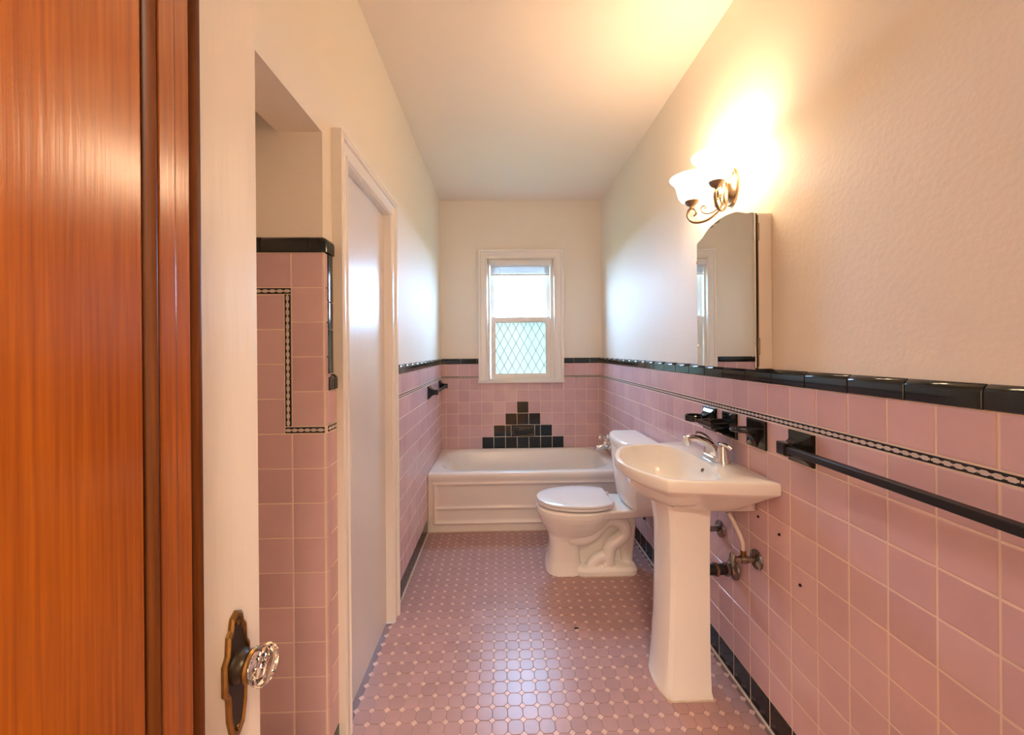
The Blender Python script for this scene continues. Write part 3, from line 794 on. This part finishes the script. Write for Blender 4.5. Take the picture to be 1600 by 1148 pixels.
tv = thing('toilet_stop_valve', (XR, 2.63, .25), 'small tarnished water valve on the wall behind the toilet', 'valve')
G().lathe([(.030, 0), (.028, .006), (.012, .012)], (XR - .002, 2.63, .25), (-1, 0, 0), 20).make('escutcheon', DULLCH, tv, 40)
G().tube([(XR - .012, 2.63, .25), (XR - .055, 2.63, .25)], .009, 10).make('stem', DULLCH, tv, 40)
G().lathe([(.018, -.006), (.020, 0), (.018, .006)], (XR - .062, 2.63, .25), (1, 0, 0), 12, sx=1.0, sy=.6).make('handle', DULLCH, tv, 40)

# ------------------------------------------------------------------ pedestal sink
SC = 1.640
sink = thing('pedestal_sink', (.72, SC, 0), 'white pedestal sink with curved front basin under the mirror', 'sink')
def polar(half, cx_, angs):
    """closed outline from half outline (x, dy>=0) listed back to front; sampled at given angles round (cx_, SC)"""
    pts = [(x, d) for x, d in half] + [(x, -d) for x, d in reversed(half) if d > 1e-6]
    out = []
    for t in angs:
        c, s = math.cos(t), math.sin(t); best = None
        for i in range(len(pts)):
            (ax, ay), (bx, by) = pts[i], pts[(i + 1) % len(pts)]
            ax -= cx_; bx -= cx_
            den = c * (by - ay) - s * (bx - ax)
            if abs(den) < 1e-12: continue
            r = (ax * (by - ay) - ay * (bx - ax)) / den
            q = (ax * s - ay * c) / den
            if r > 0 and -1e-6 <= q <= 1 + 1e-6: best = r if best is None else max(best, r)
        out.append((cx_ + c * best, s * best))
    return out
def smooth_half(pts, n=6):
    full = [(x, d, 0) for x, d in pts] + [(x, -d, 0) for x, d in reversed(pts[:-1])]
    sp = spline(full, n); return [(p.x, max(p.y, 0)) for p in sp[:(len(pts) - 1) * n + 1]]
front = smooth_half([(.577, .264), (.548, .222), (.514, .155), (.488, .078), (.479, 0)])
RIM = [(.9415, 0), (.9415, .318)] + [(.86, .309), (.75, .294), (.65, .279), (.60, .271)] + front
INN = [(.826, 0)] + smooth_half([(.826, .0), (.822, .08), (.806, .16), (.782, .222), (.752, .254), (.69, .258), (.62, .246), (.565, .200), (.530, .130), (.508, .065), (.502, 0)])[1:]
BOT = [(.9415, 0), (.9415, .19), (.80, .185), (.72, .165), (.66, .13), (.63, .08), (.622, 0)]
NECK = [(.86, 0), (.86, .10), (.80, .125), (.70, .125), (.66, .11), (.632, .07), (.624, 0)]
SX = .70
angs = [2 * PI * k / 120 for k in range(120)] + [math.atan2(s * .318, .9415 - SX) % (2 * PI) for s in (1, -1)] + [math.atan2(s * .264, .577 - SX) % (2 * PI) for s in (1, -1)]
angs = sorted(set(angs))
def lerp(a, b, t): return [(p[0] + (q[0] - p[0]) * t, p[1] + (q[1] - p[1]) * t) for p, q in zip(a, b)]
def sc(a, k, cx_=SX): return [(cx_ + (x - cx_) * k, y * k) for x, y in a]
def zz(a, z): return [(x, SC + y, z) for x, y in a]
rim, inn, bot, neck = (polar(q, SX, angs) for q in (RIM, INN, BOT, NECK))
clampx = lambda a: [(min(x, .9415), y) for x, y in a]
RZ = 0.895
rings = [zz(sc(bot, .96, .80), .7475), zz(bot, .752), zz(lerp(bot, rim, .22), .775), zz(lerp(bot, rim, .50), .803), zz(lerp(bot, rim, .78), .833), zz(lerp(bot, rim, .96), .850),
         zz(rim, .8565), zz(rim, RZ - .007), zz(clampx(sc(rim, .994)), RZ - .002), zz(clampx(sc(rim, .982)), RZ),
         zz(clampx(lerp(rim, inn, .80)), RZ - .001), zz(sc(inn, 1.012, .66), RZ - .002), zz(inn, RZ - .006), zz(sc(inn, .985, .66), RZ - .018), zz(sc(inn, .94, .66), RZ - .055), zz(sc(inn, .86, .665), RZ - .095), zz(sc(inn, .70, .67), RZ - .125), zz(sc(inn, .40, .68), RZ - .138), zz(sc(inn, .12, .69), RZ - .142)]
G().loft(rings, True, True).make('basin', PORC, sink, 50)
G().lathe([(.024, 0), (.022, .004), (.010, .003)], (.688, SC, RZ - .143), (0, 0, 1), 20).make('drain', CHROME, sink, 40)
G().lathe([(.0085, 0), (.0085, .006), (.006, .006), (.006, .0), ], (.806, SC - .062, RZ - .030), (-1, .25, .45), 14).make('overflow', DULLCH, sink, 40)
PC = 1.620
def ped(z, xf, hw, xb=.80, bow=.016):
    n = 12; out = []
    for k in range(n + 1):
        t = -1 + 2 * k / n; out.append((xf - bow * (1 - t * t) + .004, PC + t * (hw - .014), z))
    out = [(xb, PC - hw, z), (xf + .020, PC - hw, z)] + out + [(xf + .020, PC + hw, z), (xb, PC + hw, z)]
    return out
rings = [ped(0, .626, .108, .803, .022), ped(.012, .624, .109, .804, .022), ped(.03, .626, .106), ped(.10, .632, .101), ped(.25, .642, .098), ped(.45, .648, .098), ped(.62, .648, .100), ped(.70, .642, .104), ped(.750, .632, .112)]
G().loft(rings).make('pedestal', PORC, sink, 28)
caulk(floor, [(x, y, 0.001) for x, y, z in ped(0, .626, .110, .804, .022)][:6] + [(.620, PC, .001)], .004)
tag(sink, sink['label'], 'sink')

# faucet
FX, FYC = .888, 1.632
fau = thing('faucet', (FX, FYC, RZ), 'chrome two handle centerset faucet on the pedestal sink deck', 'faucet')
def capsule(hx, hy, z, n=10):
    out = []
    for k in range(n + 1):
        t = PI * k / n; out.append((FX + hx * math.cos(t), FYC + hy - hx + hx * math.sin(t), z))
    for k in range(n + 1):
        t = PI + PI * k / n; out.append((FX + hx * math.cos(t), FYC - hy + hx + hx * math.sin(t), z))
    return out
G().loft([capsule(.028, .081, RZ - .002), capsule(.028, .081, RZ + .006), capsule(.025, .078, RZ + .014), capsule(.020, .072, RZ + .017)]).make('base_plate', CHROME, fau, 40)
sp = spline([(FX - .004, FYC, RZ + .012), (FX - .010, FYC, RZ + .040), (FX - .036, FYC, RZ + .068), (FX - .075, FYC, RZ + .086), (FX - .112, FYC, RZ + .090), (FX - .128, FYC, RZ + .084)], 6)
rr = [.022 - .009 * min(1, i / (len(sp) * .7)) for i in range(len(sp))]
G().tube(sp, rr, 16).make('spout', CHROME, fau, 50)
G().lathe([(.0135, .0), (.0145, -.012), (.0145, -.022), (.012, -.024), (.011, -.036), (.009, -.036)], (FX - .124, FYC, RZ + .096), (-.25, 0, 1), 16).make('aerator', CHROME, fau, 40)
G().tube([(FX + .014, FYC, RZ + .015), (FX + .014, FYC, RZ + .062)], .0028, 8).make('lift_rod', CHROME, fau, 40)
G().lathe([(.003, 0), (.008, .004), (.0075, .009), (.003, .011)], (FX + .014, FYC, RZ + .060), (0, 0, 1), 12).make('lift_knob', CHROME, fau, 40)
for s in (-1, 1):
    hy = FYC + s * .051
    h = G().lathe([(.026, .012), (.025, .020), (.021, .038), (.017, .055), (.015, .066), (.007, .072)], (FX, hy, RZ), (0, 0, 1), 18).make('handle', CHROME, fau, 40)
    lv = spline([(FX - .004, hy + .008, RZ + .068), (FX, hy - .006, RZ + .073), (FX + .006, hy - .026, RZ + .070), (FX + .012, hy - .046, RZ + .062)], 5)
    if s > 0: lv = spline([(FX + .004, hy, RZ + .060), (FX - .012, hy + .004, RZ + .082), (FX - .036, hy + .008, RZ + .096), (FX - .052, hy + .010, RZ + .098)], 5)
    G().tube(lv, [.0095 - .003 * i / len(lv) for i in range(len(lv))], 10).make('lever', CHROME, h, 50)

# plumbing under the sink
stop = thing('sink_stop_valve', (XR, 1.453, .571), 'tarnished stop valve with oval handle feeding the white hose', 'valve')
G().lathe([(.036, 0), (.034, .006), (.022, .012), (.012, .014)], (XR - .002, 1.453, .571), (-1, 0, 0), 22).make('escutcheon', DULLCH, stop, 40)
G().tube([(XR - .012, 1.453, .571), (XR - .085, 1.456, .571)], [.011, .012], 12).make('valve_body', DULLCH, stop, 40)
G().lathe([(.014, -.014), (.016, 0), (.014, .014)], (XR - .050, 1.455, .571), (1, 0, 0), 12).make('nut', DULLCH, stop, 40)
G().tube([(XR - .052, 1.455, .575), (XR - .052, 1.455, .605)], [.010, .010], 10).make('outlet', BRASS, stop, 40)
G().lathe([(.010, -.005), (.024, -.003), (.026, 0), (.024, .003), (.010, .005)], (XR - .092, 1.457, .571), (1, 0, 0), 18, sx=1.15, sy=.65).make('handle', DULLCH, stop, 50)
hose = G().tube(spline([(XR - .052, 1.455, .598), (XR - .055, 1.456, .64), (XR - .070, 1.485, .70), (XR - .080, 1.50, .725)], 6), .0075, 10).make('supply_hose', HOSE, None, 50, (XR - .052, 1.455, .598))
tag(hose, 'white flexible supply hose rising from the valve to the sink', 'hose')
stop2 = thing('capped_stop_valve', (XR, 1.695, .575), 'tarnished valve with round wall plate half hidden behind the pedestal', 'valve')
G().lathe([(.036, 0), (.034, .006), (.022, .012), (.012, .014)], (XR - .002, 1.700, .575), (-1, 0, 0), 22).make('escutcheon', DULLCH, stop2, 40)
G().tube([(XR - .012, 1.70, .575), (XR - .075, 1.70, .575)], [.011, .012], 12).make('valve_body', DULLCH, stop2, 40)
G().tube([(XR - .058, 1.70, .575), (XR - .058, 1.70, .72)], .006, 10).make('riser', RUBBER, stop2, 40)
drain = thing('drain_pipe', (XR, 1.63, .455), 'black drain pipe with slip nut coming from the wall behind the pedestal', 'pipe')
G().lathe([(.042, 0), (.040, .006), (.026, .014), (.024, .018)], (XR - .002, 1.60, .455), (-1, 0, 0), 24).make('escutcheon', DULLCH, drain, 40)
G().tube([(XR - .010, 1.60, .455), (XR - .14, 1.60, .455)], .021, 16).make('pipe', RUBBER, drain, 40)
for d in (.034, .078):
    G().lathe([(.023, -.007), (.027, -.005), (.027, .005), (.023, .007)], (XR - d, 1.60, .455), (1, 0, 0), 10).make('slip_nut', DULLCH if d < .05 else BRONZE, drain, 30)

# ------------------------------------------------------------------ black ceramic wall fixtures
def base_plate(y0, y1, z0, z1, parent, x=XR, s=-1, t=.009, name='base_plate'):
    R = lambda i, d: [(x + s * d, y0 + i, z0 + i), (x + s * d, y1 - i, z0 + i), (x + s * d, y1 - i, z1 - i), (x + s * d, y0 + i, z1 - i)]
    return G().loft([R(.001, -.006), R(.001, t * .6), R(.004, t)], False, True).make(name, BLACK, parent, 40)
def horn(x, s, yc, zc, parent, reach=.072, hw=.052, hz=.050, bw=.020):
    """ceramic bar post: flared tile sweeping out to a square block"""
    rings = []
    for d, a, b in ((-.006, hw, hz), (.006, hw, hz), (.010, hw - .004, hz - .003), (.014, hw * .80, hz * .78), (.022, hw * .56, hz * .56), (.032, bw + .001, bw + .003), (.042, bw - .003, bw - .001), (.046, bw, bw), (reach - .004, bw, bw), (reach, bw - .004, bw - .004)):
        rings.append([(x + s * d, yc - a, zc - b), (x + s * d, yc + a, zc - b), (x + s * d, yc + a, zc + b), (x + s * d, yc - a, zc + b)])
    return G().loft(rings).make('post', BLACK, parent, 35)
RB = 1.039
tbar = thing('towel_bar', (XR, .95, RB), 'long black towel bar on the pink tiled wall in front of the sink', 'towel bar')
p0, p1 = sum(FIX['post']) / 2, sum(FIX['post2']) / 2
horn(XR, -1, p0, RB, tbar); horn(XR, -1, p1, RB, tbar)
G().rbox((XR - .068, p1 + .016, RB - .010), (XR - .046, p0 - .016, RB + .010), .002, 1).make('bar', BARM, tbar, 40)
lbar = thing('towel_bar', (XL, 3.34, RB + .008), 'black towel bar with flared posts on the left wall over the tub', 'towel bar')
horn(XL, 1, 3.064, RB, lbar); horn(XL, 1, 3.614, RB, lbar)
G().rbox((XL + .046, 3.080, RB - .010), (XL + .068, 3.598, RB + .010), .002, 1).make('bar', BARM, lbar, 40)

cup = thing('tumbler_holder', (XR, J + 9.5 * P, RB), 'black ceramic holder with one open ring, farthest of three above the faucet', 'holder')
yc = J + 9.5 * P
base_plate(FIX['cup'][0], FIX['cup'][1], .986, 1.092, cup)
rings = []
for d, a, z0, z1 in ((.004, .046, 1.012, 1.090), (.012, .038, 1.020, 1.078), (.022, .028, 1.026, 1.064), (.036, .022, 1.032, 1.056)):
    rings.append([(XR - d, yc - a, z0), (XR - d, yc + a, z0), (XR - d, yc + a, z1), (XR - d, yc - a, z1)])
G().loft(rings).make('bracket', BLACK, cup, 40)
g = G(); n = 32; rcx = XR - .072
prof = [(.040, 1.030), (.041, 1.054), (.038, 1.057), (.033, 1.055), (.032, 1.031), (.035, 1.028)]
v = [(rcx + r * math.cos(2 * PI * k / n), yc + r * math.sin(2 * PI * k / n), z) for k in range(n) for r, z in prof]; m_ = len(prof)
g.add(v, [(k * m_ + i, k * m_ + (i + 1) % m_, ((k + 1) % n) * m_ + (i + 1) % m_, ((k + 1) % n) * m_ + i) for k in range(n) for i in range(m_)])
g.make('ring', BLACK, cup, 40)

soap = thing('soap_dish', (XR, 1.62, RB), 'black ceramic soap dish with square tray, middle of three above the faucet', 'soap dish')
base_plate(FIX['soap'][0], FIX['soap'][1], .986, 1.092, soap)
sy0, sy1 = 1.566, 1.674
def tray(i, z, x0=XR - .112): return [(x0 + i, sy0 + i, z), (XR - .004, sy0 + i, z), (XR - .004, sy1 - i, z), (x0 + i, sy1 - i, z)]
def tray_in(i, z, x0=XR - .112): return [(x0 + i, sy0 + i, z), (XR - .014, sy0 + i, z), (XR - .014, sy1 - i, z), (x0 + i, sy1 - i, z)]
G().loft([[(XR - .008, 1.575, .992), (XR - .006, 1.575, .992), (XR - .006, 1.665, .992), (XR - .008, 1.665, .992)], tray(.030, 1.022), tray(.008, 1.032), tray(0, 1.040), tray(0, 1.054), tray_in(.004, 1.057), tray_in(.009, 1.055), tray_in(.014, 1.040)], True, True).make('tray', BLACK, soap, 40)
g = G()
for k in range(3): g.rbox((XR - .085 + .022 * k, 1.59, 1.038), (XR - .077 + .022 * k, 1.65, 1.044), .002, 1)
tag(g.make('ribs', BLACK, soap, 40), kind='stuff')

br = thing('toothbrush_holder', (XR, J + 6.5 * P, RB), 'black ceramic toothbrush holder with a thin round shelf, nearest of three above the faucet', 'holder')
yc = J + 6.5 * P
base_plate(FIX['brush'][0], FIX['brush'][1], .986, 1.092, br)
g = G()
v = []; n = 36
def shelf(r, z): return [(min(XR - .004, XR - .045 + r * 1.25 * math.cos(2 * PI * k / n)), yc + r * math.sin(2 * PI * k / n), z) for k in range(n)]
G().loft([shelf(.036, 1.046), shelf(.043, 1.049), shelf(.045, 1.054), shelf(.043, 1.059), shelf(.039, 1.058), shelf(.036, 1.055)]).make('shelf', BLACK, br, 40)
for k in range(3):
    G().lathe([(.0065, 0), (.0065, .0012), (.0045, .0014)], (XR - .066 + .004 * (k != 1), yc + .019 * (k - 1), 1.0545), (0, 0, 1), 12).make('hole', HOLE, br)
G().loft([[(XR - d, yc - a, z) for a in (-w, w)] + [(XR - .004, yc - a, z) for a in (w, -w)] for d, w, z in ((.010, .012, .992), (.016, .014, 1.010), (.030, .018, 1.032), (.055, .022, 1.048))]).make('bracket', BLACK, br, 40)

# tub taps
tapg = 'tub taps'
def tub_tap(y, z, label):
    t = thing('tub_tap', (XR, y, z), label, 'tap', tapg)
    G().lathe([(.030, 0), (.028, .008), (.014, .020), (.012, .050)], (XR - .001, y, z), (-1, 0, 0), 20).make('escutcheon', CHROME, t, 40)
    G().lathe([(.012, .048), (.017, .056), (.018, .072), (.013, .086), (.006, .088)], (XR - .001, y, z), (-1, 0, 0), 16).make('hub', CHROME, t, 40)
    for k in range(4):
        a = PI / 4 + k * PI / 2; d = Vector((0, math.cos(a), math.sin(a))); c = Vector((XR - .066, y, z))
        G().tube([c + d * .010, c + d * .022, c + d * .034], [.006, .0045, .008], 8).make('spoke', CHROME, t, 50)
tub_tap(3.52, .575, 'chrome cross handle tub tap nearest the window wall')
tub_tap(3.34, .565, 'chrome cross handle tub tap nearer the toilet tank')
sp_ = thing('tub_spout', (XR, 3.43, .50), 'chrome tub spout low between the two taps', 'spout')
G().tube(spline([(XR - .001, 3.43, .515), (XR - .06, 3.43, .516), (XR - .11, 3.43, .505), (XR - .125, 3.43, .485)], 5), [.026] * 12 + [.022] * 4, 16).make('spout_body', CHROME, sp_, 50)

# ------------------------------------------------------------------ medicine cabinet with mirror
MY0, MY1, MC = 1.369, 1.787, 1.578
cab = thing('medicine_cabinet', (PR, MC, 1.277), 'white medicine cabinet with frameless scalloped top mirror door beside the sconce', 'cabinet')
G().rbox((.902, MY0 + .004, 1.2815), (PR - .0005, MY1 - .004, 1.828), .002, 1).make('cabinet_body', TRIM, cab, 40)
half = [(.209, 1.826), (.196, 1.833), (.182, 1.836), (.160, 1.842), (.130, 1.856), (.100, 1.868), (.060, 1.875), (.030, 1.878), (0, 1.879)]
top = [(MC + d, z) for d, z in half] + [(MC - d, z) for d, z in reversed(half[:-1])]
outl = [(MY0, 1.279), (MY1, 1.279)] + top
TL = lambda y: -(MY1 - y) * .0105
G().extrude([(.896 + TL(y), y, z) for y, z in outl], (.005, 0, 0)).make('door_backing', BLACK, cab)
G().extrude([(.8915 + TL(y), y, z) for y, z in outl], (.0045, 0, 0)).make('mirror', MIRROR, cab)
for y in (MY0 + .003, MY1 - .003):
    for z in (1.37, 1.745):
        G().rbox((.8885 + TL(y), y - .005, z - .006), (.8935 + TL(y), y + .005, z + .006), .0015, 1).make('mirror_clip', CHROME, cab, 30)
G().rbox((.8885, 1.640, 1.862), (.8960, 1.664, 1.872), .002, 1).make('mirror_clip', BRONZE, cab, 30)
g = G()
for z in (1.36, 1.76): g.tube([(.900, MY0 - .0005, z - .03), (.900, MY0 - .0005, z + .03)], .004, 8)
g.tube([(.9005, MY0 + .003, 1.29), (.9005, MY0 + .003, 1.82)], .003, 6)
tag(g.make('hinge', BRONZE, cab, 40), kind='stuff')

# ------------------------------------------------------------------ wall sconce
SY, SZ = 1.612, 2.016
sc_ = thing('wall_sconce', (PR, SY, SZ), 'lit bronze two light wall sconce with scrolled arms and bell glass shades', 'lamp')
G().lathe([(1.0, -.002), (1.0, .006), (.93, .012), (.86, .011), (.80, .014), (.45, .024), (.25, .030), (.12, .031)], (PR, SY, SZ), (-1, 0, 0), 40, sx=.078, sy=.054).make('back_plate', BRONZE, sc_, 40)
G().lathe([(.008, .02), (.012, .036), (.007, .046)], (PR, SY, SZ + .012), (-1, 0, 0), 14).make('finial', BRONZE, sc_, 40)
for s in (1, -1):
    cx_, cy_, cz_ = .833, SY + s * .100, 1.972
    A = Vector((PR - .026, SY + s * .010, 0)); B = Vector((cx_, cy_, 0)); D = B - A
    pt = lambda t, z: (A.x + D.x * t, A.y + D.y * t, z)
    arm = spline([pt(0, 2.020), pt(.03, 1.975), pt(.16, 1.932), pt(.42, 1.905), pt(.72, 1.897), pt(.98, 1.906), pt(1.12, 1.930), pt(1.10, 1.955), pt(1.0, 1.966), pt(.88, 1.955), pt(.86, 1.937), pt(.94, 1.929)], 7)
    G().tube(arm, [.0062] * (len(arm) - 22) + [.0062 - .0028 * k / 22 for k in range(22)], 8).make('arm', BRONZE, sc_, 50)
    cur = spline([pt(.10, 1.955), pt(.28, 1.932), pt(.50, 1.927), pt(.66, 1.938), pt(.70, 1.955), pt(.63, 1.965), pt(.56, 1.958), pt(.58, 1.948)], 6)
    G().tube(cur, .0036, 8).make('scroll', BRONZE, sc_, 50)
    ring_ = [pt(.02 + .30 * (.5 - .5 * math.cos(a)), 1.985 + .045 * math.sin(a)) for a in [2 * PI * k / 24 for k in range(25)]]
    G().tube(ring_, .0042, 8).make('scroll', BRONZE, sc_, 50)
    G().lathe([(.006, -.012), (.008, 0), (.018, .006), (.030, .018), (.032, .024), (.028, .025)], (cx_, cy_, cz_), (0, 0, 1), 22).make('cup', BRONZE, sc_, 40)
    zz0 = cz_ + .020
    prof = [(.024, 0), (.040, .006), (.052, .022), (.058, .045), (.062, .065), (.071, .084), (.086, .100), (.088, .104), (.085, .103), (.069, .087), (.059, .066), (.055, .045), (.049, .024), (.036, .009), (.02, .004)]
    sh = G().lathe(prof, (cx_, cy_, zz0), (0, 0, 1), 36, cap=False).make('shade', SHADE, sc_, 60)
    G().lathe([(.010, .004), (.012, .020), (.022, .040), (.026, .055), (.022, .072), (.010, .080)], (cx_, cy_, zz0), (0, 0, 1), 18).make('bulb', BULB, sh, 60)

# ------------------------------------------------------------------ the two doors beside the camera
DXF = -.337
door_2 = G().rbox((DXF - .035, -.18, .008), (DXF, .5625, 2.03), .003, 1).make('door_2', DOORP)
tag(door_2, 'open white painted door with a glass knob', 'door', kind='structure')
def plate_ring(k, x, grow=0.0):
    o = [(0.0, 1.0305), (.009, 1.0255), (.0115, 1.0125), (.0165, 1.0075), (.0180, .986), (.0240, .977), (.0240, .941), (.0180, .933), (.0165, .905), (.0105, .880), (0.0, .872)]
    KY, KZ = .508, .952
    pts = [(w, z) for w, z in o] + [(-w, z) for w, z in reversed(o[1:-1])]
    return [(x, KY + w * k, KZ + (z - KZ) * (k if k == 1 else k + (1 - k) * .55)) for w, z in pts]
kn = G().loft([plate_ring(1, DXF - .001), plate_ring(1, DXF + .0035), plate_ring(.90, DXF + .006), plate_ring(.80, DXF + .006), plate_ring(.72, DXF + .0035)]).make('back_plate', [BRASS], door_2, 25)
G().loft([plate_ring(.70, DXF + .0036), plate_ring(.69, DXF + .0042)], False, True).make('plate_field', DARKB, kn, 30)
KC = (DXF, .510, .960)
G().lathe([(.020, .003), (.019, .008), (.015, .011), (.0135, .014), (.0130, .017)], KC, (1, 0, 0), 24).make('shank', DARKB, kn, 40)
G().lathe([(.0135, .0165), (.019, .018), (.0202, .021), (.018, .0235), (.006, .0238)], KC, (1, 0, 0), 24).make('ferrule', BRASS, kn, 40)
kp = [(.004, .0242), (.016, .0242), (.0205, .028), (.0240, .034), (.0232, .039), (.0185, .0440), (.014, .0455), (.0115, .0432), (.003, .0428)]
G().lathe(kp, KC, (1, 0, 0), 12).make('knob', KNOBG, kn, None)
for z in (1.016, .886):
    G().lathe([(.0035, 0), (.0032, .0015), (.0015, .002)], (DXF + .0045, .508, z), (1, 0, 0), 10).make('screw', BRASS, kn, 40)

WF = -.300
door_3 = G().box((WF - .035, -.25, .008), (WF - .006, .4125, 2.03)).make('door_3', WOODD)
tag(door_3, 'glossy orange stained wooden door with a moulded panel', 'door', kind='structure')
G().rbox((WF - .008, -.25, .010), (WF, .3425, 2.028), .0015, 1).make('panel', WOOD, door_3, 30)
def strip(name, prof, mat, ang=40):      # prof: (y, x offset from WF)
    return G().loft([[(WF + o, y, z) for y, o in prof] for z in (.010, 2.028)]).make(name, mat, door_3, ang)
strip('moulding', [(.3425, -.010), (.3435, -.003), (.3455, -.003), (.3475, .001), (.3520, .0035), (.3560, .001), (.3575, -.003), (.3595, -.003), (.3595, -.010)], WOODD)
strip('stile', [(.3590, -.008), (.3590, -.0005), (.3600, .0), (.376, .0), (.378, -.001), (.394, -.001), (.3975, -.004), (.3975, -.008)], WOOD, 20)
strip('edge_moulding', [(.3960, -.009), (.3970, -.005), (.4000, -.006), (.4035, -.004), (.4080, -.002), (.4120, -.003), (.4130, -.008), (.4125, -.012)], WOODD, 40)
